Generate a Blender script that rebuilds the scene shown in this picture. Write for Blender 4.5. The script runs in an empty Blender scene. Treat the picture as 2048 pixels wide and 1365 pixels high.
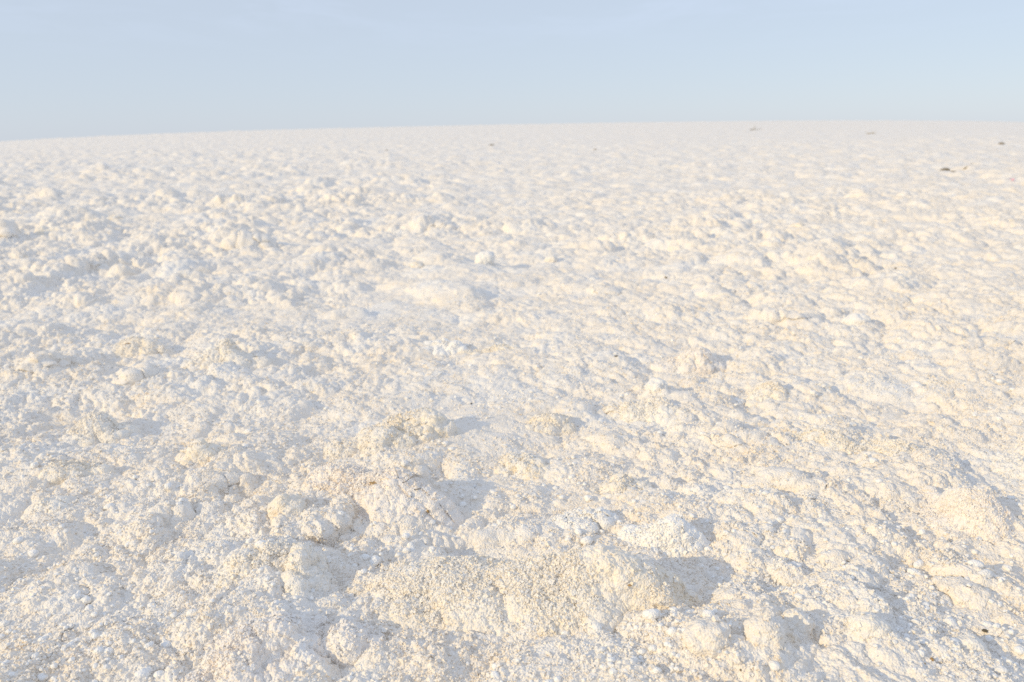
import bpy, math, random
import numpy as np
from mathutils import Vector, Matrix

random.seed(7)
RNG = np.random.default_rng(11)
scene = bpy.context.scene
C = scene.collection
R = math.radians

# ------------------------------------------------------------------ camera
CAM_H = 1.30
FPX = 1562.0                       # focal length in photo pixels (18 mm on a 23.6 mm sensor)
PITCH, ROLL = R(14.85), R(1.035)
fwd = Vector((0, math.cos(PITCH), -math.sin(PITCH)))
up0 = Vector((0, math.sin(PITCH), math.cos(PITCH)))
xax = Vector((1, 0, 0))
c_right = xax * math.cos(ROLL) - up0 * math.sin(ROLL)
c_up = xax * math.sin(ROLL) + up0 * math.cos(ROLL)
cam_d = bpy.data.cameras.new('camera')
cam = bpy.data.objects.new('camera', cam_d)
C.objects.link(cam)
m = Matrix.Identity(4)
for i, v in enumerate((c_right, c_up, -fwd)):
    for j in range(3):
        m[j][i] = v[j]
m[0][3], m[1][3], m[2][3] = 0, 0, CAM_H
cam.matrix_world = m
cam_d.sensor_width = 23.6
cam_d.lens = 18.0
cam_d.clip_start, cam_d.clip_end = 0.02, 5000
cam_d.dof.use_dof = True
cam_d.dof.focus_distance = 2.3
cam_d.dof.aperture_fstop = 2.0
scene.camera = cam


def at(px, py, z=0.0):
    """ground point (height z) seen at photo pixel px, py, and its depth along the view axis"""
    d = fwd + c_right * ((px - 1024) / FPX) - c_up * ((py - 682.5) / FPX)
    ts = np.geomspace(1.2, 170, 2500)
    zs = CAM_H + d.z * ts
    g = z + far_rise(d.x * ts, d.y * ts)
    i = int(np.argmax(zs <= g))
    if zs[i] > g[i]:
        i = int(np.argmin(zs - g))
    t = float(ts[i])
    return Vector((0, 0, CAM_H)) + d * t, t


# ------------------------------------------------------------------ noise
def h32(ix, iy, iz, seed):
    with np.errstate(over='ignore'):
        a = (ix.astype(np.int64) * 374761393 + iy.astype(np.int64) * 668265263
             + iz.astype(np.int64) * 2147483647 + seed * 1274126177) & 0xFFFFFFFF
        a = a.astype(np.uint32)
        a ^= a >> np.uint32(13)
        a *= np.uint32(1274126177)
        a ^= a >> np.uint32(16)
        a *= np.uint32(2246822519)
        a ^= a >> np.uint32(15)
        a *= np.uint32(3266489917)
        a ^= a >> np.uint32(16)
    return a


def split3(a):
    f = np.float32(1.0)
    return ((a & np.uint32(1023)).astype(np.float32) / f / 1024,
            ((a >> np.uint32(10)) & np.uint32(1023)).astype(np.float32) / 1024,
            ((a >> np.uint32(20)) & np.uint32(1023)).astype(np.float32) / 1024)


Z0 = np.zeros(1, np.int64)


def vnoise2(x, y, wl, seed):
    x = x / wl
    y = y / wl
    ix = np.floor(x)
    iy = np.floor(y)
    fx = (x - ix).astype(np.float32)
    fy = (y - iy).astype(np.float32)
    ix = ix.astype(np.int64)
    iy = iy.astype(np.int64)
    u = fx * fx * fx * (fx * (fx * 6 - 15) + 10)
    v = fy * fy * fy * (fy * (fy * 6 - 15) + 10)

    def g(i, j):
        return h32(ix + i, iy + j, Z0, seed).astype(np.float32) / np.float32(2 ** 31) - 1
    return ((g(0, 0) * (1 - u) + g(1, 0) * u) * (1 - v) + (g(0, 1) * (1 - u) + g(1, 1) * u) * v)


def vnoise3(p, wl, seed):
    q = p / wl
    i0 = np.floor(q)
    f = (q - i0).astype(np.float32)
    i0 = i0.astype(np.int64)
    u = f * f * (3 - 2 * f)
    out = 0
    for a in (0, 1):
        for b in (0, 1):
            for c in (0, 1):
                w = ((u[:, 0] if a else 1 - u[:, 0]) * (u[:, 1] if b else 1 - u[:, 1]) * (u[:, 2] if c else 1 - u[:, 2]))
                out = out + w * (h32(i0[:, 0] + a, i0[:, 1] + b, i0[:, 2] + c, seed).astype(np.float32) / np.float32(2 ** 31) - 1)
    return out


def domes2(x, y, cell, seed, rmin=.35, rmax=.85, keep=1.0, soft=False):
    """upper envelope of half-sunk balls strewn over the plane, in metres"""
    x = x / cell
    y = y / cell
    ix = np.floor(x).astype(np.int64)
    iy = np.floor(y).astype(np.int64)
    best = np.zeros(x.shape, np.float32)
    for i in (-1, 0, 1):
        for j in (-1, 0, 1):
            a = h32(ix + i, iy + j, Z0, seed)
            r1, r2, r3 = split3(a)
            dx = (x - (ix + i)).astype(np.float32) - r1
            dy = (y - (iy + j)).astype(np.float32) - r2
            rr = rmin + (rmax - rmin) * r3 * r3
            if keep < 1:
                rr = np.where(((a >> np.uint32(5)) & np.uint32(255)).astype(np.float32) < keep * 256, rr, 0)
            e = np.maximum(rr * rr - dx * dx - dy * dy, 0)
            np.maximum(best, (e * e / np.maximum(rr, .01) ** 3) if soft else np.sqrt(e), out=best)
    return best * cell


def domes3(p, cell, seed, rmin=.4, rmax=.9):
    q = p / cell
    i0 = np.floor(q).astype(np.int64)
    f = (q - i0).astype(np.float32)
    best = np.zeros(len(p), np.float32)
    for i in (-1, 0, 1):
        for j in (-1, 0, 1):
            for k in (-1, 0, 1):
                r1, r2, r3 = split3(h32(i0[:, 0] + i, i0[:, 1] + j, i0[:, 2] + k, seed))
                d = (f[:, 0] - i - r1) ** 2 + (f[:, 1] - j - r2) ** 2 + (f[:, 2] - k - r3) ** 2
                rr = rmin + (rmax - rmin) * r3
                np.maximum(best, np.sqrt(np.maximum(rr * rr - d, 0)), out=best)
    return best * cell


def sstep(a, b, x):
    t = np.clip((x - a) / (b - a), 0, 1)
    return t * t * (3 - 2 * t)


# ------------------------------------------------------------------ the ground as a function
CREST = 150.0


def far_rise(x, y):
    """the flat swells very gently to a low crest far off"""
    d = np.hypot(x, y)
    s = x / np.maximum(y, 1.0)
    s = np.clip(s, -1.2, 1.2)
    pxl = 17.5 * np.clip(1 - ((s - 0.02) / 0.69) ** 2, -1.2, 1)
    crest = CAM_H + CREST * pxl / 1562.0 * np.sqrt(1 + s * s)
    t = np.clip((d - 12) / (CREST - 12), 0, 1)
    z = crest * t * t * (1.6 - .6 * t)
    z = z - np.clip(d - CREST, 0, None) * .03
    return np.where(y > 0, z, 0)


BUMPS = []          # heaves and hollows of the flat itself: centre, half sizes, turn, height


def bump(px, py, wpx, depth, hpx, rot=0):
    c, t = at(px, py)
    k = t / FPX
    BUMPS.append((c.x, c.y, wpx * .5 * k, wpx * .5 * k * depth, R(rot), hpx * k))


def bumps(x, y):
    z = np.zeros(x.shape)
    for n, (cx, cy, a, b, q, H) in enumerate(BUMPS):
        m_ = (np.abs(x - cx) < 1.6 * max(a, b)) & (np.abs(y - cy) < 1.6 * max(a, b))
        if not m_.any():
            continue
        dx, dy = x[m_] - cx, y[m_] - cy
        wl = a * .8
        ex = dx + .30 * a * vnoise2(x[m_], y[m_], wl, 600 + n) + .12 * a * vnoise2(x[m_], y[m_], wl * .35, 640 + n)
        ey = dy + .30 * a * vnoise2(x[m_], y[m_], wl, 680 + n) + .12 * a * vnoise2(x[m_], y[m_], wl * .35, 720 + n)
        u = ex * math.cos(q) + ey * math.sin(q)
        v = -ex * math.sin(q) + ey * math.cos(q)
        f = np.clip(1 - (u / a) ** 2 - (v / b) ** 2, 0, 1)
        if H > 0:
            lean = (ex * .86 + ey * .5) / (.5 * (a + b))
            f = f ** 1.35 * (1 + .7 * np.clip(lean, -1, 1.2))
        else:
            f = f * f * (3 - 2 * f)
        z[m_] += H * f
    return z


def macro(x, y):
    """broad relief, metres"""
    d = np.hypot(x, y)
    left = 1 - sstep(-.35, .45, x / np.maximum(np.abs(y), 1.0))
    z = far_rise(x, y) + bumps(x, y)
    wx = x + .12 * vnoise2(x, y, .5, 31)
    wy = y + .12 * vnoise2(x, y, .5, 32)
    z = z + .020 * vnoise2(wx, wy, 1.3, 1) + .016 * vnoise2(wx, wy, .55, 2)
    n = vnoise2(wx, wy, .32, 3)
    z = z + .018 * np.abs(n) * (.6 + .6 * left)
    # swells of heaved crust, stronger on the left
    hv = domes2(wx, wy, .75, 5, .3, .8, .5, True)
    far = sstep(4, 9, d)
    z = z + hv * (.08 + .12 * left * far)
    z = z + domes2(wx, wy, 2.2, 8, .25, .65, .4, True) * .06 * left * far
    return z


def detail(x, y, spacing):
    """the knobbly crust, metres above the broad relief"""
    s = x / np.maximum(np.abs(y), 1.0)
    left = 1 - sstep(-.25, .35, s + .12 * vnoise2(x, y, 1.1, 40))
    patch = np.clip(.5 + .45 * vnoise2(x, y, .8, 41) + .4 * vnoise2(x, y, 2.6, 44), 0, 1.2)
    z = np.zeros(x.shape, np.float32)
    # warped and, on the right, drawn out along one diagonal
    a = R(-38)
    u = x * math.cos(a) + y * math.sin(a)
    v = -x * math.sin(a) + y * math.cos(a)
    u = u + .035 * vnoise2(x, y, .15, 42)
    v = v + .035 * vnoise2(x, y, .15, 43)
    far = sstep(9, 22, y)
    for cell, amp_l, amp_r, st, seed in ((1.2, .045, .04, 1.2, 58), (.5, .10, .09, 1.2, 59), (.26, .16, .16, 1.35, 51), (.12, .27, .26, 1.35, 52), (.055, .36, .34, 1.25, 53),
                                         (.026, .46, .40, 1.2, 54), (.0125, .50, .42, 1.15, 55), (.0062, .60, .55, 1.0, 56)):
        w = np.clip((cell / spacing - 1.3) / 1.8, 0, 1)
        sel = w > 0
        if not sel.any():
            continue
        us, vs, ls, ps = u[sel], v[sel], left[sel], patch[sel]
        dl = domes2(us, vs, cell, seed, .32, .85)
        dr = domes2(us / st, vs, cell, seed + 20, .3, .85)
        am = amp_l * (.35 + 1.0 * ps) * (1 + (.8 if cell > .1 else .5) * sstep(4, 11, y[sel]))
        ar = amp_r * (.65 + .6 * (1 - ps)) * (1 + (1.0 if cell > .1 else .6) * sstep(3, 9, y[sel]))
        w = w * (far if cell > .5 else 1)
        z[sel] += (w[sel] * (ls * am * dl + (1 - ls) * ar * dr)).astype(np.float32)
    return z


for b_ in ((190, 352, 80, .6, 13), (320, 402, 90, .6, 16), (450, 422, 90, .6, 16), (90, 407, 70, .6, 13), (385, 432, 70, .6, 11),
           (572, 434, 80, .6, 13), (700, 397, 70, .6, 11), (455, 514, 150, .6, 20), (380, 580, 170, .6, 24, 20), (530, 510, 70, .6, 13),
           (640, 518, 90, .6, 13), (20, 490, 70, .7, 20), (230, 560, 110, .6, 16), (120, 620, 140, .6, 22), (560, 620, 110, .6, 17),
           (690, 640, 110, .6, 20), (860, 470, 90, .6, 11), (930, 610, 90, .6, 13), (1180, 600, 130, .5, 13, -20), (1430, 600, 150, .45, 16, -30),
           (1250, 500, 120, .5, 11), (1560, 660, 190, .4, 18, -30), (1800, 640, 190, .4, 16, -25), (1930, 700, 150, .5, 18, -30), (1450, 900, 190, .4, 24, -35),
           (1560, 1010, 170, .45, 24, -35), (1180, 900, 130, .5, 14, -20), (1500, 1150, 230, .4, 24, -35), (1720, 1180, 230, .4, 30, -35), (1880, 1200, 170, .45, 18, -30),
           (300, 1080, 170, .6, 30, 20), (150, 1180, 200, .6, 32, 20), (260, 790, 130, .6, 24, 10), (620, 800, 130, .6, 24, 10), (60, 760, 130, .6, 24), (420, 880, 120, .6, 20),
           (700, 1110, 200, .8, -20, 20), (990, 1115, 330, .35, -24), (870, 960, 150, .9, -26, 40), (1390, 1240, 130, 1.0, -22), (480, 1010, 130, .7, -18)):
    if b_[1] > 600 and b_[4] > 0:
        b_ = b_[:4] + (b_[4] * .7,) + b_[5:]
    bump(*b_)


def spacing_at(x, y):
    return np.maximum(np.abs(y), 1.3) * .0016


def ground_z(x, y):
    x = np.atleast_1d(np.asarray(x, float))
    y = np.atleast_1d(np.asarray(y, float))
    return macro(x, y) + detail(x, y, spacing_at(x, y))


# ------------------------------------------------------------------ mesh helpers
def mesh_from(name, verts, quads=None, tris=None, smooth=True, grains=None):
    me = bpy.data.meshes.new(name)
    verts = np.ascontiguousarray(verts, np.float32)
    n_flat = 0
    if grains is not None:
        gv, gq = grains
        off = len(verts)
        verts = np.concatenate((verts, gv.astype(np.float32)))
        # grain quads go first so that they can be flat shaded
        n_flat = len(gq)
        quads = gq + off if quads is None else np.concatenate((gq + off, quads))
    nq = 0 if quads is None else len(quads)
    nt = 0 if tris is None else len(tris)
    me.vertices.add(len(verts))
    me.vertices.foreach_set('co', verts.ravel())
    idx = []
    if nq:
        idx.append(np.asarray(quads, np.int32).ravel())
    if nt:
        idx.append(np.asarray(tris, np.int32).ravel())
    idx = np.concatenate(idx)
    me.loops.add(len(idx))
    me.loops.foreach_set('vertex_index', idx)
    me.polygons.add(nq + nt)
    starts = np.concatenate((np.arange(nq) * 4, nq * 4 + np.arange(nt) * 3)).astype(np.int32)
    me.polygons.foreach_set('loop_start', starts)
    me.polygons.foreach_set('use_smooth', np.arange(nq + nt) >= n_flat if smooth else np.zeros(nq + nt, bool))
    me.update(calc_edges=True)
    return me


GROUPS = {'salt_mound': 'humps of heaved salt crust', 'salt_ridge': 'long ridges of heaved salt crust',
          'salt_bank': 'low salt banks in the right distance', 'salt_lump': 'rounded lumps of salt',
          'salt_pebble': 'small white salt pebbles', 'mud_clod': 'dark mud clods on the far flat',
          'dry_twig': 'dry twigs and sticks', 'dark_pebble': 'dark pebbles in the middle distance',
          'dark_chip': 'dark chips near the centre', 'dark_crumb': 'dark crumbs in the lower right',
          'rusty_flake': 'rusty flakes on the salt humps'}


def link(name, me, mat, label=None, cat=None, group=None, kind=None, parent=None):
    o = bpy.data.objects.new(name, me)
    C.objects.link(o)
    if mat:
        me.materials.append(mat)
    group = group or GROUPS.get(name) if label else group
    for k, v in (('label', label), ('category', cat), ('group', group), ('kind', kind)):
        if v:
            o[k] = v
    if parent:
        o.parent = parent
    return o


def grid_quads(nr, nc, wrap=False):
    i = np.arange(nr - 1)[:, None]
    j = np.arange(nc if wrap else nc - 1)[None, :]
    j1 = (j + 1) % nc
    return np.stack((i * nc + j, i * nc + j1, (i + 1) * nc + j1, (i + 1) * nc + j), -1).reshape(-1, 4)


def vert_normals(P):
    """normals of an (r,c,3) grid"""
    du = np.gradient(P, axis=1)
    dv = np.gradient(P, axis=0)
    n = np.cross(du, dv)
    n /= np.linalg.norm(n, axis=-1, keepdims=True) + 1e-12
    n[..., 2] = np.abs(n[..., 2])
    n[..., 2] += .7
    n /= np.linalg.norm(n, axis=-1, keepdims=True)
    return n


CUBE = np.array([[x, y, z] for z in (-1, 1) for y in (-1, 1) for x in (-1, 1)], float) * .5
CUBEQ = np.array([[0, 2, 3, 1], [4, 5, 7, 6], [0, 1, 5, 4], [2, 6, 7, 3], [0, 4, 6, 2], [1, 3, 7, 5]])


def grains(P, size):
    """blocky little salt crystals grown at the points P, every one turned and skewed its own way"""
    k = len(P)
    q = RNG.normal(size=(k, 4))
    q /= np.linalg.norm(q, axis=1, keepdims=True)
    w_, x, y, z = q.T
    M = np.stack((1 - 2 * (y * y + z * z), 2 * (x * y - z * w_), 2 * (x * z + y * w_),
                  2 * (x * y + z * w_), 1 - 2 * (x * x + z * z), 2 * (y * z - x * w_),
                  2 * (x * z - y * w_), 2 * (y * z + x * w_), 1 - 2 * (x * x + y * y)), -1).reshape(k, 3, 3)
    b = CUBE[None] * RNG.uniform(.6, 1.35, (k, 1, 3)) * (1 + RNG.uniform(-.22, .22, (k, 8, 1)))
    v = np.einsum('kij,kvj->kvi', M, b) * size[:, None, None] + P[:, None, :]
    f = CUBEQ[None] + (np.arange(k) * 8)[:, None, None]
    return v.reshape(-1, 3), f.reshape(-1, 4)


def grains_on(P, step, share, t, seed=0):
    """grains for the surface points P (spacing step, distance t); they gather in patches"""
    cl = vnoise2(P[:, 0] + seed, P[:, 1], .16, 501) + .7 * vnoise2(P[:, 0], P[:, 1] + seed, .05, 502)
    pr = share * np.clip(.55 + .75 * cl, .04, 1.4)
    keep = RNG.uniform(0, 1, len(P)) < pr
    Q = P[keep]
    tt = t[keep] if hasattr(t, '__len__') else np.full(len(Q), t)
    sz = np.clip(RNG.lognormal(math.log(.0034), .45, len(Q)), .002, .011)
    sz = np.maximum(sz, tt * .0012)
    Q = Q + RNG.normal(0, .0012, Q.shape)
    return grains(Q, sz)


_ico = {}


def ico(sub):
    if sub not in _ico:
        import bmesh
        bm = bmesh.new()
        bmesh.ops.create_icosphere(bm, subdivisions=sub, radius=1)
        v = np.array([w.co[:] for w in bm.verts])
        f = np.array([[w.index for w in g.verts] for g in bm.faces])
        bm.free()
        _ico[sub] = (v, f)
    return _ico[sub]


# ------------------------------------------------------------------ materials
def new_mat(name):
    mt = bpy.data.materials.new(name)
    mt.use_nodes = True
    nt = mt.node_tree
    for n in list(nt.nodes):
        if n.type not in ('OUTPUT_MATERIAL', 'BSDF_PRINCIPLED'):
            nt.nodes.remove(n)
    return mt, nt, nt.nodes['Principled BSDF']


def salt_mat(name, stain, tint=(.85, .725, .56), white=(.835, .785, .72), amber=.0, bump=1.0):
    mt, nt, bs = new_mat(name)
    N, L = nt.nodes, nt.links
    geo = N.new('ShaderNodeNewGeometry')

    def noise(scale, detail=4, rough=.6):
        n = N.new('ShaderNodeTexNoise')
        n.inputs['Scale'].default_value = scale
        n.inputs['Detail'].default_value = detail
        n.inputs['Roughness'].default_value = rough
        L.new(geo.outputs['Position'], n.inputs['Vector'])
        return n.outputs['Fac']

    def ramp(src, a, b):
        r = N.new('ShaderNodeMapRange')
        r.inputs['From Min'].default_value = a
        r.inputs['From Max'].default_value = b
        r.clamp = True
        L.new(src, r.inputs['Value'])
        return r.outputs['Result']

    def mix(f, a, b):
        x = N.new('ShaderNodeMix')
        x.data_type = 'RGBA'
        for s, v in ((x.inputs['Factor'], f), (x.inputs['A'], a), (x.inputs['B'], b)):
            if isinstance(v, (int, float)):
                s.default_value = v
            elif isinstance(v, tuple):
                s.default_value = (*v, 1)
            else:
                L.new(v, s)
        return x.outputs['Result']

    def mul(a, b):
        x = N.new('ShaderNodeMath')
        x.operation = 'MULTIPLY'
        L.new(a, x.inputs[0])
        if isinstance(b, (int, float)):
            x.inputs[1].default_value = b
        else:
            L.new(b, x.inputs[1])
        return x.outputs[0]
    frost = ramp(noise(1.7, 6, .7), .46, .60)
    white = mix(mul(frost, .8), white, (.82, .835, .845))
    broad = ramp(noise(2.3, 5, .65), .40, .66)
    fine = ramp(noise(26, 4, .6), .38, .68)
    f = N.new('ShaderNodeMath')
    f.operation = 'MULTIPLY_ADD'
    L.new(mul(broad, fine), f.inputs[0])
    f.inputs[1].default_value = stain
    f.inputs[2].default_value = stain * .35
    col = mix(f.outputs[0], white, tint)
    # small tan stains and grit
    sp = ramp(noise(75, 3, .7), .66, .76)
    col = mix(mul(sp, .30), col, (.66, .52, .34))
    if amber:
        am = ramp(noise(14, 4, .65), .50, .68)
        col = mix(mul(am, amber), col, (.80, .56, .27))
    # grains differ a little from one another
    vo = N.new('ShaderNodeTexVoronoi')
    vo.inputs['Scale'].default_value = 190
    L.new(geo.outputs['Position'], vo.inputs['Vector'])
    sep = N.new('ShaderNodeSeparateColor')
    L.new(vo.outputs['Color'], sep.inputs[0])
    g = ramp(sep.outputs[0], 0, 1)
    isl = geo.outputs['Random Per Island']
    col = mix(mul(ramp(isl, .66, 1.0), .30), col, (.74, .67, .57))
    col = mix(mul(g, .40), col, (.93, .92, .90))
    L.new(col, bs.inputs['Base Color'])
    rr_ = N.new('ShaderNodeMapRange')
    rr_.inputs['From Min'].default_value = .02
    rr_.inputs['From Max'].default_value = .30
    rr_.inputs['To Min'].default_value = .18
    rr_.inputs['To Max'].default_value = .62
    L.new(isl, rr_.inputs['Value'])
    L.new(rr_.outputs[0], bs.inputs['Roughness'])
    bs.inputs['Specular IOR Level'].default_value = .25
    bs.inputs['Subsurface Weight'].default_value = 0.0
    bs.inputs['Subsurface Radius'].default_value = (1.0, .85, .7)
    bs.inputs['Subsurface Scale'].default_value = .010
    b1 = N.new('ShaderNodeBump')
    b1.inputs['Distance'].default_value = .004 * bump
    b1.inputs['Strength'].default_value = .7
    inv = N.new('ShaderNodeMath')
    inv.operation = 'SUBTRACT'
    inv.inputs[0].default_value = 1
    v2 = N.new('ShaderNodeTexVoronoi')
    v2.inputs['Scale'].default_value = 170
    L.new(geo.outputs['Position'], v2.inputs['Vector'])
    L.new(v2.outputs['Distance'], inv.inputs[1])
    L.new(inv.outputs[0], b1.inputs['Height'])
    b2 = N.new('ShaderNodeBump')
    b2.inputs['Distance'].default_value = .004 * bump
    b2.inputs['Strength'].default_value = .5
    L.new(noise(60, 5, .7), b2.inputs['Height'])
    L.new(b2.outputs['Normal'], b1.inputs['Normal'])
    L.new(b1.outputs['Normal'], bs.inputs['Normal'])
    return mt


def plain_mat(name, c1, c2, scale=120, rough=.8):
    mt, nt, bs = new_mat(name)
    N, L = nt.nodes, nt.links
    geo = N.new('ShaderNodeNewGeometry')
    n = N.new('ShaderNodeTexNoise')
    n.inputs['Scale'].default_value = scale
    n.inputs['Detail'].default_value = 4
    L.new(geo.outputs['Position'], n.inputs['Vector'])
    x = N.new('ShaderNodeMix')
    x.data_type = 'RGBA'
    x.inputs['A'].default_value = (*c1, 1)
    x.inputs['B'].default_value = (*c2, 1)
    L.new(n.outputs['Fac'], x.inputs['Factor'])
    L.new(x.outputs['Result'], bs.inputs['Base Color'])
    bs.inputs['Roughness'].default_value = rough
    b = N.new('ShaderNodeBump')
    b.inputs['Distance'].default_value = .003
    L.new(n.outputs['Fac'], b.inputs['Height'])
    L.new(b.outputs['Normal'], bs.inputs['Normal'])
    return mt


SALT = salt_mat('salt_crust', .85)
CREAM = salt_mat('cream_salt', .95, (.87, .745, .55))
PINK = salt_mat('pinkish_salt', .9, (.88, .76, .635))
WHITE = salt_mat('white_salt', .25, white=(.905, .89, .86))
AMBER = salt_mat('amber_salt', .9, (.84, .70, .48), amber=.75)
MUD = plain_mat('dark_mud', (.16, .135, .085), (.32, .26, .18))
TWIG = plain_mat('dry_twig', (.07, .06, .04), (.17, .13, .08))
RUST = plain_mat('rusty_stain', (.50, .33, .15), (.28, .18, .08))
SEED = plain_mat('brown_seed', (.55, .33, .13), (.26, .17, .07), 260)
PINKP = plain_mat('pink_plastic', (.80, .40, .46), (.84, .52, .56), 60, .4)

# ------------------------------------------------------------------ ground mesh
yy = [1.05]
while yy[-1] < 330:
    y_ = yy[-1]
    k = .0016 if y_ < 3.2 else .0021 if y_ < 7 else .0026 if y_ < 16 else .0042 if y_ < 60 else .007
    if y_ < 1.5:
        k = .004
    yy.append(y_ * (1 + k))
yy = np.array([-60, -25, -10, -5, -2.5, -1.2, -.5, 0, .3, .55, .75, .9] + yy)
ui = np.arange(-.78, .7801, .00125)
uo = np.array([.80, .83, .87, .92, 1.0, 1.1, 1.25, 1.5, 1.9, 2.6, 4, 7, 14, 30])
uu = np.concatenate((-uo[::-1], ui, uo))
W = np.maximum(yy, 1.3)
X = uu[None, :] * W[:, None]
Y = np.repeat(yy[:, None], len(uu), 1)
sp = np.maximum(np.gradient(uu)[None, :] * W[:, None], np.gradient(yy)[:, None] * .75)
Z = macro(X.ravel(), Y.ravel()).reshape(X.shape)
P = np.stack((X, Y, Z), -1)
Nn = vert_normals(P)
D = detail(X.ravel(), Y.ravel(), sp.ravel()).reshape(X.shape)
P = P + Nn * D[..., None]
Pf = P.reshape(-1, 3)
near = (Pf[:, 1] > 1.4) & (Pf[:, 1] < 7.5) & (np.abs(X.ravel() / np.maximum(Y.ravel(), 1)) < .79)
Pn = Pf[near]
fall = 1 - sstep(3.2, 7.5, Pn[:, 1])
me = mesh_from('ground', Pf, grid_quads(*X.shape), grains=grains_on(Pn, 0, .15 * fall, Pn[:, 1]))
link('ground', me, SALT, kind='structure')


# ------------------------------------------------------------------ mounds and lumps of salt
def knobs(p, scl, seed, size):
    """crust knobs for separate lumps, in metres; size is the finest spacing worth drawing"""
    z = np.zeros(len(p), np.float32)
    for cell, amp in ((.11, .28), (.05, .38), (.024, .44), (.0115, .45), (.006, .55)):
        if cell > scl * 1.3 or cell < size * 1.8:
            continue
        z += amp * domes3(p, cell, seed + int(cell * 1e4))
    return z


def mound(px, py, wpx, depth, hpx, rot=0, mat=None, label='', name='salt_mound', seed=0, group=None, cat='salt mound', sharp=1.25, knob=1.0, lee=.6, lobes=()):
    """a heap of crust heaved out of the flat: px, py is the middle of its foot, sizes in photo pixels at that spot"""
    c, t = at(px, py)
    mpp = t / FPX
    a, b, H = wpx * .66 * mpp, wpx * .66 * mpp * depth, hpx * mpp * .72
    step = max(t * .00125, .002)
    nth = int(np.clip(2 * math.pi * max(a, b) / step, 48, 900))
    nr = int(np.clip(1.25 * max(a, b) / step, 16, 260))
    th = np.linspace(0, 2 * math.pi, nth, endpoint=False)
    r = np.linspace(1.12, 0.002, nr)
    rr, tt = np.meshgrid(r, th, indexing='ij')
    out = 1 + .22 * vnoise2(np.cos(tt) * 1.3 + seed * 7.3, np.sin(tt) * 1.3, .8, seed + 60) + .10 * vnoise2(np.cos(tt) * 3 + seed, np.sin(tt) * 3, .7, seed + 61)
    lx, ly = rr * np.cos(tt) * out * a, rr * np.sin(tt) * out * b
    q = R(rot)
    wx = c.x + lx * math.cos(q) - ly * math.sin(q)
    wy = c.y + lx * math.sin(q) + ly * math.cos(q)
    f = np.clip(1 - rr ** 2, 0, 1) ** sharp
    f = f * (1 + .45 * vnoise2(wx + seed, wy, max(a, b) * .7, seed + 62) + .25 * vnoise2(wx, wy + seed, max(a, b) * .3, seed + 63))
    lean = ((wx - c.x) * .86 + (wy - c.y) * .5) / (.5 * (a + b))
    wz = H * f * (1 + lee * np.clip(lean, -1, 1.2))
    for (ox, oy, orad, oh) in lobes:
        d2 = ((lx / a - ox) ** 2 + ((ly / b - oy)) ** 2) / orad ** 2
        wz = wz + H * oh * np.exp(-d2 * 1.5)
    wz = wz - np.clip((rr - .84) / .28, 0, 1) ** 1.4 * min(.06, .5 * b + .02)
    wz = wz + macro(wx.ravel(), wy.ravel()).reshape(wx.shape)
    Q = np.stack((wx, wy, wz), -1)
    nx = np.cross(np.roll(Q, -1, 1) - np.roll(Q, 1, 1), np.gradient(Q, axis=0))
    nx /= np.linalg.norm(nx, axis=-1, keepdims=True) + 1e-12
    nx = np.where(nx[..., 2:] < 0, -nx, nx) + np.array((0, 0, .7))
    n = nx / np.linalg.norm(nx, axis=-1, keepdims=True)
    k = knobs(Q.reshape(-1, 3), max(a, b), 70 + seed, step).reshape(wx.shape)
    Q = Q + n * (k * knob * .9 + .004)[..., None]
    Qf = Q.reshape(-1, 3)
    quads = grid_quads(nr, nth, True)
    quads = quads[:, ::-1] if True else quads
    tip = len(Qf)
    Qf = np.concatenate((Qf, Q[-1].mean(0)[None]))
    base = (nr - 1) * nth
    j = np.arange(nth)
    tris = np.stack((base + (j + 1) % nth, base + j, np.full(nth, tip)), -1)
    org = np.array((c.x, c.y, float(macro(np.array([c.x]), np.array([c.y]))[0])))
    gr = None
    if t < 6:
        vis = Q[rr < 1.0]
        gv, gq = grains_on(vis, step, .14 * (1 - float(sstep(3.2, 7, t))), t, seed)
        gr = (gv - org, gq)
    o = link(name, mesh_from(name, Qf - org, quads[:, ::-1], tris[:, ::-1], grains=gr), mat or CREAM, label, cat, group)
    o.location = org
    return o


def lump(px, py, wpx, mat=None, label='', name='salt_lump', seed=0, squash=.85, bury=.35, long=1.0, rot=0, group=None, cat='salt lump', knob=.7):
    """a rounded ball of salt lying on the crust; px, py is its middle in the photo"""
    c, t = at(px, py, .02)
    mpp = t / FPX
    r0 = wpx * .5 * mpp
    pxr = wpx * .5 * .5
    sub = 3 if pxr < 3 else 4 if pxr < 9 else 5 if pxr < 22 else 6
    v, f = ico(sub)
    v = v.copy()
    d = 1 + .18 * vnoise3(v + seed * 3.7, .9, seed + 5) + .10 * vnoise3(v + seed, .4, seed + 6)
    p = v * d[:, None] * r0 * np.array((long, 1, squash))
    k = knobs(p + seed * .37, r0 * .8, 90 + seed, t * .0012)
    p = p + v * (k * knob)[:, None]
    q = R(rot)
    p = np.stack((p[:, 0] * math.cos(q) - p[:, 1] * math.sin(q), p[:, 0] * math.sin(q) + p[:, 1] * math.cos(q), p[:, 2]), -1)
    gz = float(ground_z(c.x, c.y)[0])
    gr = None
    if t < 5:
        sel = p[RNG.permutation(len(p))[:int((2 * r0 / (t * .0028)) ** 2)]]
        gr = grains_on(sel, 0, .5, t, seed)
    o = link(name, mesh_from(name, p, None, f, grains=gr), mat or WHITE, label, cat, group)
    o.location = (c.x, c.y, gz + r0 * squash * (1 - 2 * bury - .2))
    return o


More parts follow.
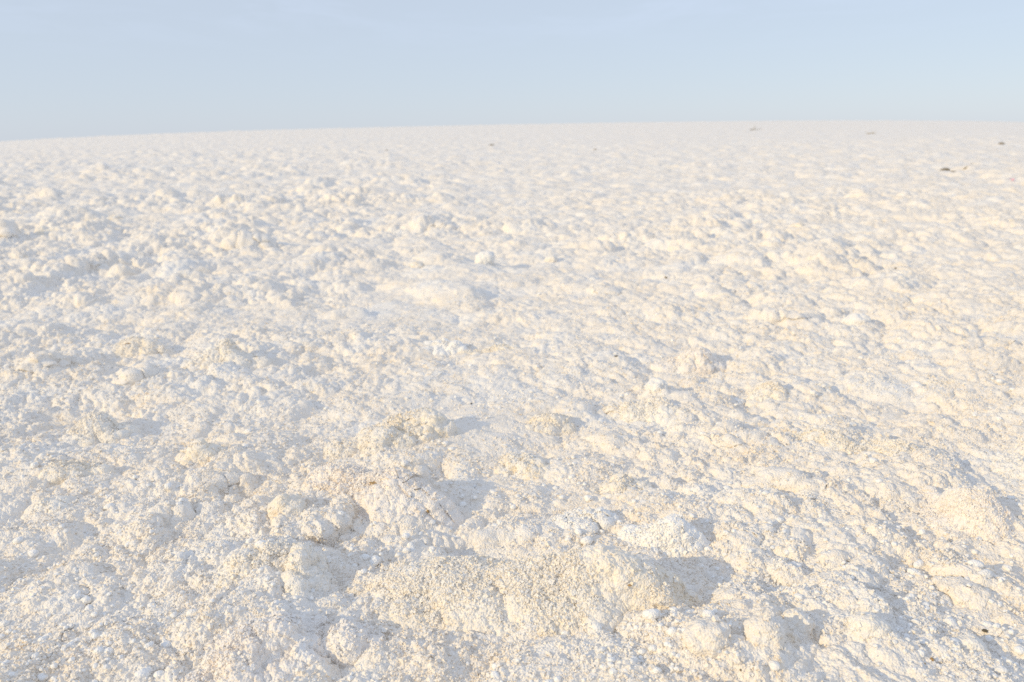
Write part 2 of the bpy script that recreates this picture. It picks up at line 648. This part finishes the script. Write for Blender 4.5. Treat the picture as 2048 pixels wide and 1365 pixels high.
mound(1030, 1225, 545, .38, 92, -4, CREAM, 'largest salt ridge in the foreground, two humps', 'salt_ridge', 1, cat='salt ridge', sharp=.8, lee=.6, knob=.7,
      lobes=((-.6, .1, .34, .25), (.45, .0, .45, .75)))
mound(545, 1190, 210, .7, 98, -35, CREAM, 'bright cream salt hump at the lower end of the broken ridge, lower left', seed=2)
mound(752, 1030, 275, .42, 100, -28, PINK, 'salt hump with orange stains and thin twigs along its shaded back', seed=3, sharp=1.0)
mound(785, 905, 210, .45, 70, 25, CREAM, 'cream salt hump with a wide blue shadow on its right, behind the orange stained hump', seed=4)
lump(580, 1062, 62, AMBER, 'pale orange salt ball between the two parts of the broken ridge', seed=5, bury=.3)
mound(540, 1345, 340, .5, 78, 10, PINK, 'wide pinkish salt mound at the bottom edge of the photo, left of centre', seed=6)
mound(1925, 1070, 155, .62, 64, -35, PINK, 'smooth pinkish salt boulder with a bright white nose, right foreground', seed=7, knob=.45)
mound(1835, 1020, 95, .6, 30, -35, PINK, 'smooth pinkish salt hump just above the boulder with the white nose', seed=8, knob=.45)
mound(1745, 925, 250, .4, 56, -30, CREAM, 'long salt ridge with a sharp blue shadow along its back, right side', 'salt_ridge', 9, cat='salt ridge', sharp=1.0, knob=.8)
lump(1728, 1300, 70, CREAM, 'round cream salt ball in the lower right, alone on the crust', seed=10, bury=.38, knob=.45)
lump(1520, 1335, 76, SALT, 'round salt ball at the bottom edge with a dark crumb on its left', seed=11, bury=.42, knob=.5)
lump(1410, 1345, 80, SALT, 'rough salt ball at the bottom edge, left of the ball with the dark crumb', seed=12, bury=.4, knob=.6)
lump(1935, 1312, 58, CREAM, 'half buried greyish salt ball near the brown seed pod, lower right corner', seed=13, bury=.5, knob=.35)
lump(1592, 1292, 50, SALT, 'small salt ball between the two round balls at the bottom edge', seed=14, bury=.35)
mound(1042, 945, 90, .7, 32, 0, CREAM, 'round salt hump in the middle of the picture right of the wide blue shadow', seed=15)
mound(1240, 995, 92, .7, 36, 0, CREAM, 'cream salt hump with a blue shadow on its right, above the largest ridge', seed=16)
mound(1160, 1065, 88, .6, 26, 0, WHITE, 'pale salt hump between the largest ridge and the cream hump above it', seed=17)
mound(1320, 1110, 130, .5, 42, -10, WHITE, 'white salt hump with a shaded front, behind the right end of the largest ridge', seed=18)
mound(1310, 845, 165, .42, 34, -25, CREAM, 'long cream salt hump carrying a white ball, right of centre', seed=19)
lump(1312, 800, 38, WHITE, 'white salt ball on top of the long cream hump', seed=20, bury=.3)
mound(1535, 808, 90, .6, 30, 0, CREAM, 'yellowish salt hump with a short blue shadow, upper right of the long cream hump', seed=21)
mound(1620, 796, 70, .6, 24, 0, CREAM, 'pale salt hump right of the yellowish hump', seed=22)
mound(1890, 788, 85, .6, 30, 0, CREAM, 'yellowish salt hump near the right edge, halfway up the salt', seed=23)
mound(1972, 775, 60, .6, 24, 0, WHITE, 'white salt hump at the right edge beside the yellowish hump', seed=24)
lump(1475, 808, 20, WHITE, 'small white salt pebble left of the yellowish hump', 'salt_pebble', 25, cat='salt pebble')
lump(1625, 806, 17, WHITE, 'small white salt pebble at the foot of the pale hump', 'salt_pebble', 26, cat='salt pebble')
lump(1832, 786, 22, WHITE, 'white salt pebble left of the yellowish hump near the right edge', 'salt_pebble', 27, cat='salt pebble')
mound(445, 755, 160, .55, 66, 15, CREAM, 'bright salt mound with a blue shadow on its right, left middle of the photo', seed=28)
mound(260, 716, 120, .45, 30, 0, CREAM, 'low cream salt mound with a brown fleck on top, left of the bright mound', seed=29)
lump(970, 545, 36, WHITE, 'white salt ball with a dark blue shadow on its right, alone in the middle distance', seed=30, bury=.2)
mound(105, 1050, 80, .6, 28, 10, CREAM, 'smooth egg shaped salt hump near the left edge', seed=31, knob=.4)
mound(195, 885, 110, .6, 42, 0, CREAM, 'salt mound throwing a long blue shadow to its right, left side', seed=32)
mound(135, 985, 115, .5, 26, 0, CREAM, 'cream wedge of salt crust with a dark hollow behind it, left side', seed=33)
mound(395, 955, 90, .7, 34, 0, CREAM, 'salt hump with tan flecks and a blue shaded back, left of centre', seed=34)
mound(890, 716, 70, .6, 34, 0, WHITE, 'pale knob of salt crust in the centre, left end of a low bar', seed=35)
mound(985, 720, 110, .35, 20, -10, CREAM, 'low bar of salt crust right of the pale knob in the centre', seed=36)
mound(1090, 866, 90, .55, 24, 0, CREAM, 'salt hump left of the long cream hump with the white ball', seed=37)
mound(85, 482, 80, .5, 22, 0, CREAM, 'salt clod with a dark shadow on its right, far left', seed=38)
mound(205, 455, 110, .4, 18, 0, AMBER, 'yellow stained salt clod on the far left', seed=39)
mound(310, 412, 70, .5, 20, 0, CREAM, 'salt clod with a blue shadow, far left behind the yellow clod', seed=40)
lump(836, 545, 24, AMBER, 'amber salt lump left of the white ball in the middle distance', seed=41)
lump(1593, 464, 26, AMBER, 'amber salt lump in the right distance', seed=42)
mound(1590, 545, 170, .35, 24, -6, CREAM, 'long cream salt bank in the right distance, below the amber lump', 'salt_bank', 43, cat='salt bank', knob=.6)
mound(1760, 578, 130, .35, 22, -8, CREAM, 'second cream salt bank, right of the long one and below the black pebble', 'salt_bank', 44, cat='salt bank', knob=.6)
lump(1712, 655, 44, WHITE, 'white salt lump on the right between the cream banks and the yellowish humps', seed=45)
lump(1102, 533, 22, CREAM, 'small salt lump with an orange side, right of the white ball in the middle distance', seed=46)
mound(1385, 745, 110, .5, 34, 0, PINK, 'pinkish salt hump behind the long cream hump', seed=47)


# ------------------------------------------------------------------ bits of debris
def pebble(px, py, wpx, mat, label, name, cat, seed=0, squash=.7, long=1.0, rot=0, lift=.0, group=None):
    c, t = at(px, py, .02)
    r0 = wpx * .36 * t / FPX
    v, f = ico(3)
    jag = .55 if mat is RUST else .30
    d = 1 + jag * vnoise3(v + seed * 3.1, .8, seed + 15) + jag * .5 * vnoise3(v + seed, .35, seed + 16)
    p = v * d[:, None] * r0 * np.array((long, 1, squash))
    q = R(rot)
    p = np.stack((p[:, 0] * math.cos(q) - p[:, 1] * math.sin(q), p[:, 0] * math.sin(q) + p[:, 1] * math.cos(q), p[:, 2]), -1)
    dep = bpy.context.evaluated_depsgraph_get()
    hit, loc, *_ = scene.ray_cast(dep, Vector((c.x, c.y, 20)), Vector((0, 0, -1)))
    # first surface on the sight line, so that bits come to rest on the mounds too
    d3 = (Vector((c.x, c.y, c.z)) - Vector((0, 0, CAM_H))).normalized()
    hit2, loc2, *_ = scene.ray_cast(dep, Vector((0, 0, CAM_H)), d3)
    L_ = loc2 if hit2 else loc
    o = link(name, mesh_from(name, p, None, f), mat, label, cat, group)
    o.location = (L_.x, L_.y, L_.z + r0 * squash * .4 + lift)
    return o


def tube(pts, rad):
    pts = [Vector(p) for p in pts]
    ns = 6
    V, F = [], []
    for i, p in enumerate(pts):
        d = (pts[min(i + 1, len(pts) - 1)] - pts[max(i - 1, 0)]).normalized()
        a = d.orthogonal().normalized()
        b = d.cross(a)
        r = rad * (1 - .75 * i / (len(pts) - 1))
        for k in range(ns):
            V.append(p + (a * math.cos(k * 2 * math.pi / ns) + b * math.sin(k * 2 * math.pi / ns)) * r)
    F = grid_quads(len(pts), ns, True)
    return np.array([v[:] for v in V]), F


STRAW = plain_mat('pale_straw', (.32, .27, .18), (.45, .38, .27))


def twig(px, py, lpx, ang, tilt, label, seed=0, rad=1.2, name='dry_twig', branches=2, mat=None, cat='twig'):
    rnd = random.Random(seed)
    c, t = at(px, py, .02)
    mpp = t / FPX
    dep = bpy.context.evaluated_depsgraph_get()
    d3 = (Vector(c) - Vector((0, 0, CAM_H))).normalized()
    hit, loc, *_ = scene.ray_cast(dep, Vector((0, 0, CAM_H)), d3)
    Lh = lpx * mpp
    dirv = Vector((math.cos(R(ang)) * math.cos(R(tilt)), math.sin(R(ang)) * math.cos(R(tilt)), math.sin(R(tilt))))

    def stem(p0, dv, ln, rd, n=7):
        pts, p, d = [p0], p0.copy(), dv.copy()
        for i in range(n):
            d = (d + Vector((rnd.uniform(-.3, .3), rnd.uniform(-.3, .3), rnd.uniform(-.2, .25)))).normalized()
            p = p + d * ln / n
            pts.append(p.copy())
        return pts
    main = stem(Vector((0, 0, 0)), dirv, Lh, rad)
    Vs, Fs, off = [], [], 0
    sets = [(main, rad * mpp)]
    for k in range(branches):
        s = main[2 + k % 4]
        bd = (dirv + Vector((rnd.uniform(-1, 1), rnd.uniform(-1, 1), rnd.uniform(-.1, .7)))).normalized()
        sets.append((stem(s, bd, Lh * rnd.uniform(.3, .5), rad, 4), rad * mpp * .6))
    for pts, rd in sets:
        v, f = tube(pts, rd)
        Vs.append(v)
        Fs.append(f + off)
        off += len(v)
    o = link(name, mesh_from(name, np.concatenate(Vs), np.concatenate(Fs)), mat or TWIG, label, cat)
    o.location = loc + Vector((0, 0, rad * mpp * (.5 if t < 6 else 2.5)))
    return o


def scrap(px, py, wpx, label):
    c, t = at(px, py, .02)
    s = wpx * t / FPX
    n = 9
    g = np.linspace(-.5, .5, n)
    gx, gy = np.meshgrid(g, g)
    z = .25 * vnoise2(gx + 5, gy, .35, 3) + .22 * np.abs(gx) + .2
    top = np.stack((gx, gy * .7, z), -1).reshape(-1, 3) * s
    bot = top - np.array((0, 0, .02 * s))
    q = grid_quads(n, n)
    ring = list(range(n)) + [i * n + n - 1 for i in range(1, n)] + [n * n - 1 - i for i in range(1, n)] + [(n - 1 - i) * n for i in range(1, n - 1)]
    side = np.array([[ring[i], ring[(i + 1) % len(ring)], ring[(i + 1) % len(ring)] + n * n, ring[i] + n * n] for i in range(len(ring))])
    o = link('plastic_scrap', mesh_from('plastic_scrap', np.concatenate((top, bot)), np.concatenate((q, q[:, ::-1] + n * n, side))), PINKP, label, 'litter')
    o.location = (c.x, c.y, float(ground_z(c.x, c.y)[0]) + .1 * s)
    return o


pebble(1890, 341, 14, MUD, 'darkest brown mud clod on the white flat, upper right', 'mud_clod', 'mud clod', 1, .55, 1.5)
pebble(1905, 344, 9, MUD, 'thin brown clod touching the right foot of the darkest clod', 'mud_clod', 'mud clod', 2, .35, 1.8)
twig(1928, 341, 32, 8, 8, 'thin tan stick lying right of the darkest mud clod', 1, 1.3, mat=STRAW, branches=1)
pebble(2003, 289, 12, MUD, 'grey brown clod by the right edge just below the horizon', 'mud_clod', 'mud clod', 3, .5, 1.3)
pebble(983, 291, 8, MUD, 'small brown clod below the horizon at the middle of the photo', 'mud_clod', 'mud clod', 4, .45, 1.7)
pebble(1190, 300, 6, MUD, 'tiny brown clod below the horizon, right of the middle', 'mud_clod', 'mud clod', 5, .6, 1.3)
pebble(773, 301, 5, MUD, 'faint brown clod below the horizon, left of the middle', 'mud_clod', 'mud clod', 6, .5, 1.3)
twig(1500, 262, 30, 4, 3, 'faint stick lying on the far flat right under the horizon', 2, 1.0, mat=STRAW, branches=1)
twig(1750, 269, 32, 176, 3, 'faint stick under the horizon, right of the other far stick', 3, 1.0, mat=STRAW, branches=1)
scrap(2023, 371, 9, 'pink scrap of plastic at the right edge below the mud clods')
pebble(1791, 538, 6, MUD, 'black pebble on the right between the cream banks', 'dark_pebble', 'pebble', 7, .8)
pebble(1332, 556, 6, MUD, 'brown pebble right of the white ball in the middle distance', 'dark_pebble', 'pebble', 8, .8)
pebble(1233, 713, 8, TWIG, 'dark chip on the crust right of the low bar in the centre', 'dark_chip', 'chip', 9, .4, 1.5, -10)
pebble(943, 808, 6, TWIG, 'olive chip on the crust just above the centre', 'dark_chip', 'chip', 10, .7, .7)
pebble(1864, 1321, 13, SEED, 'brown seed pod on white crust in the lower right corner', 'seed_pod', 'seed pod', 11, .8, .75, 0)
pebble(1850, 1328, 7, MUD, 'black sliver just left of the brown seed pod', 'dark_sliver', 'sliver', 12, .6, .4, 20)
pebble(1481, 1341, 7, MUD, 'dark crumb at the left foot of the round ball at the bottom edge', 'dark_crumb', 'crumb', 13, .8, .7)
pebble(1970, 1262, 14, TWIG, 'brown dirt crumb above the seed pod, near the right edge', 'dark_crumb', 'crumb', 14, .4, 1.2, 30)
pebble(748, 965, 13, RUST, 'rusty brown crust flake on the upper left of the orange stained hump', 'rusty_flake', 'flake', 15, .18, 1.5)
pebble(856, 1023, 10, RUST, 'orange flake at the right foot of the orange stained hump', 'rusty_flake', 'flake', 16, .8, .9)
twig(797, 957, 22, 95, 60, 'upright dark twig in the blue shadow behind the orange stained hump', 4, .6, branches=1)
twig(805, 966, 34, -14, 12, 'longest dark twig lying in the blue shadow behind the orange stained hump', 5, .7, branches=4)
twig(828, 980, 24, -24, 8, 'dark twig along the crest of the orange stained hump, below the longest twig', 6, .7, branches=2)
pebble(256, 688, 8, RUST, 'brown fleck on the low cream mound on the left', 'rusty_flake', 'flake', 17, .4, 1.8)
pebble(1259, 1171, 7, RUST, 'brown fleck on the right hump of the largest ridge', 'rusty_flake', 'flake', 18, .4, 1.4, -20)

# ------------------------------------------------------------------ loose crumbs of salt: past counting
n = 5200
ty = RNG.uniform(0, 1, n)
cy = 1.55 / (1 - ty * .80)
cx = RNG.uniform(-.78, .78, n) * cy
keep = vnoise2(cx, cy, .35, 77) > -.25 + RNG.normal(0, .25, n)
cx, cy = cx[keep], cy[keep]
sz = np.clip(RNG.lognormal(math.log(.0052), .45, len(cx)), .0025, .017)
gz = ground_z(cx, cy)
base = []
v0, f0 = ico(2)
for k in range(14):
    d = 1 + .30 * vnoise3(v0 + k * 3.3, .8, k + 300) + .16 * vnoise3(v0 + k, .4, k + 330)
    base.append(v0 * d[:, None] * np.array((1 + .3 * (k % 3) / 2, 1, .8)))
Vs, Fs = [], []
for i in range(len(cx)):
    a = RNG.uniform(0, 6.28)
    b = base[i % 14] * sz[i]
    x = b[:, 0] * math.cos(a) - b[:, 1] * math.sin(a) + cx[i]
    y = b[:, 0] * math.sin(a) + b[:, 1] * math.cos(a) + cy[i]
    Vs.append(np.stack((x, y, b[:, 2] + gz[i] + sz[i] * .15), -1))
    Fs.append(f0 + i * len(v0))
link('salt_crumbs', mesh_from('salt_crumbs', np.concatenate(Vs), None, np.concatenate(Fs)), WHITE, kind='stuff')

# ------------------------------------------------------------------ light and sky
SUN_EL = 22.0
travel = Vector((.86, .50, 0)).normalized()      # the way the light travels over the ground
sd = -travel * math.cos(R(SUN_EL)) + Vector((0, 0, math.sin(R(SUN_EL))))
sl = bpy.data.lights.new('sun', 'SUN')
sl.energy = 2.55
sl.angle = R(.6)
sl.color = (1, .775, .41)
so = bpy.data.objects.new('sun', sl)
C.objects.link(so)
so.rotation_euler = sd.to_track_quat('Z', 'Y').to_euler()

w = bpy.data.worlds.new('World')
scene.world = w
w.use_nodes = True
N, L = w.node_tree.nodes, w.node_tree.links
bg = N['Background']
sky = N.new('ShaderNodeTexSky')
sky.sky_type = 'NISHITA'
sky.sun_disc = False
sky.sun_elevation = R(SUN_EL)
sky.sun_rotation = math.atan2(sd.x, sd.y)
sky.dust_density = .35
sky.air_density = 1.0
sky.ozone_density = 3.0
bg.inputs['Strength'].default_value = .15
# thin cirrus high up, laid out on a sheet far above
tc = N.new('ShaderNodeTexCoord')
sx = N.new('ShaderNodeSeparateXYZ')
L.new(tc.outputs['Generated'], sx.inputs[0])
mz = N.new('ShaderNodeMath')
mz.operation = 'MAXIMUM'
mz.inputs[1].default_value = .08
L.new(sx.outputs['Z'], mz.inputs[0])
dv = N.new('ShaderNodeVectorMath')
dv.operation = 'DIVIDE'
cmb = N.new('ShaderNodeCombineXYZ')
for k in range(3):
    L.new(mz.outputs[0], cmb.inputs[k])
L.new(tc.outputs['Generated'], dv.inputs[0])
L.new(cmb.outputs[0], dv.inputs[1])
mp = N.new('ShaderNodeMapping')
mp.inputs['Scale'].default_value = (.9, .55, 0)
mp.inputs['Location'].default_value = (3.3, 1.2, 0)
L.new(dv.outputs[0], mp.inputs['Vector'])
ns = N.new('ShaderNodeTexNoise')
ns.inputs['Scale'].default_value = .8
ns.inputs['Detail'].default_value = 7
ns.inputs['Roughness'].default_value = .6
ns.inputs['Distortion'].default_value = .6
L.new(mp.outputs[0], ns.inputs['Vector'])
mr = N.new('ShaderNodeMapRange')
mr.inputs['From Min'].default_value = .46
mr.inputs['From Max'].default_value = .85
mr.inputs['To Max'].default_value = .42
L.new(ns.outputs['Fac'], mr.inputs['Value'])
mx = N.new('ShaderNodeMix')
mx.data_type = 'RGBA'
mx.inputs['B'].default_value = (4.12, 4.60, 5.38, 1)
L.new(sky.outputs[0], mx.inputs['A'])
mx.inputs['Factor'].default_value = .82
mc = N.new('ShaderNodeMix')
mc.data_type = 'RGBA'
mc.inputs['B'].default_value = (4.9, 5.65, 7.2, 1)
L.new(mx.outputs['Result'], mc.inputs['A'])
# brighter, bluer sky overhead, added out of view to lift and tint the shadows
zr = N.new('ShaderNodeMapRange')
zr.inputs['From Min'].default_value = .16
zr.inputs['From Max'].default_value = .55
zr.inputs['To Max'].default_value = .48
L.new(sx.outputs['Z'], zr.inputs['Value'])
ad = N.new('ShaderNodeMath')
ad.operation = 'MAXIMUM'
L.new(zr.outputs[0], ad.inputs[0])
fd = N.new('ShaderNodeMapRange')
fd.inputs['From Min'].default_value = .085
fd.inputs['From Max'].default_value = .15
L.new(sx.outputs['Z'], fd.inputs['Value'])
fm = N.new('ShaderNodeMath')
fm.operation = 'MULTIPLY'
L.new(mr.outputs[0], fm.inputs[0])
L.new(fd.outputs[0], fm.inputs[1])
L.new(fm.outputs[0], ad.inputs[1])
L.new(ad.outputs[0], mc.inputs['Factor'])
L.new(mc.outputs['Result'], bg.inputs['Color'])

scene.view_settings.view_transform = 'Standard'
scene.view_settings.look = 'None'
scene.view_settings.exposure = -0.01
scene.view_settings.gamma = 1
scene.cycles.max_bounces = 8
scene.cycles.diffuse_bounces = 7
scene.cycles.use_denoising = False
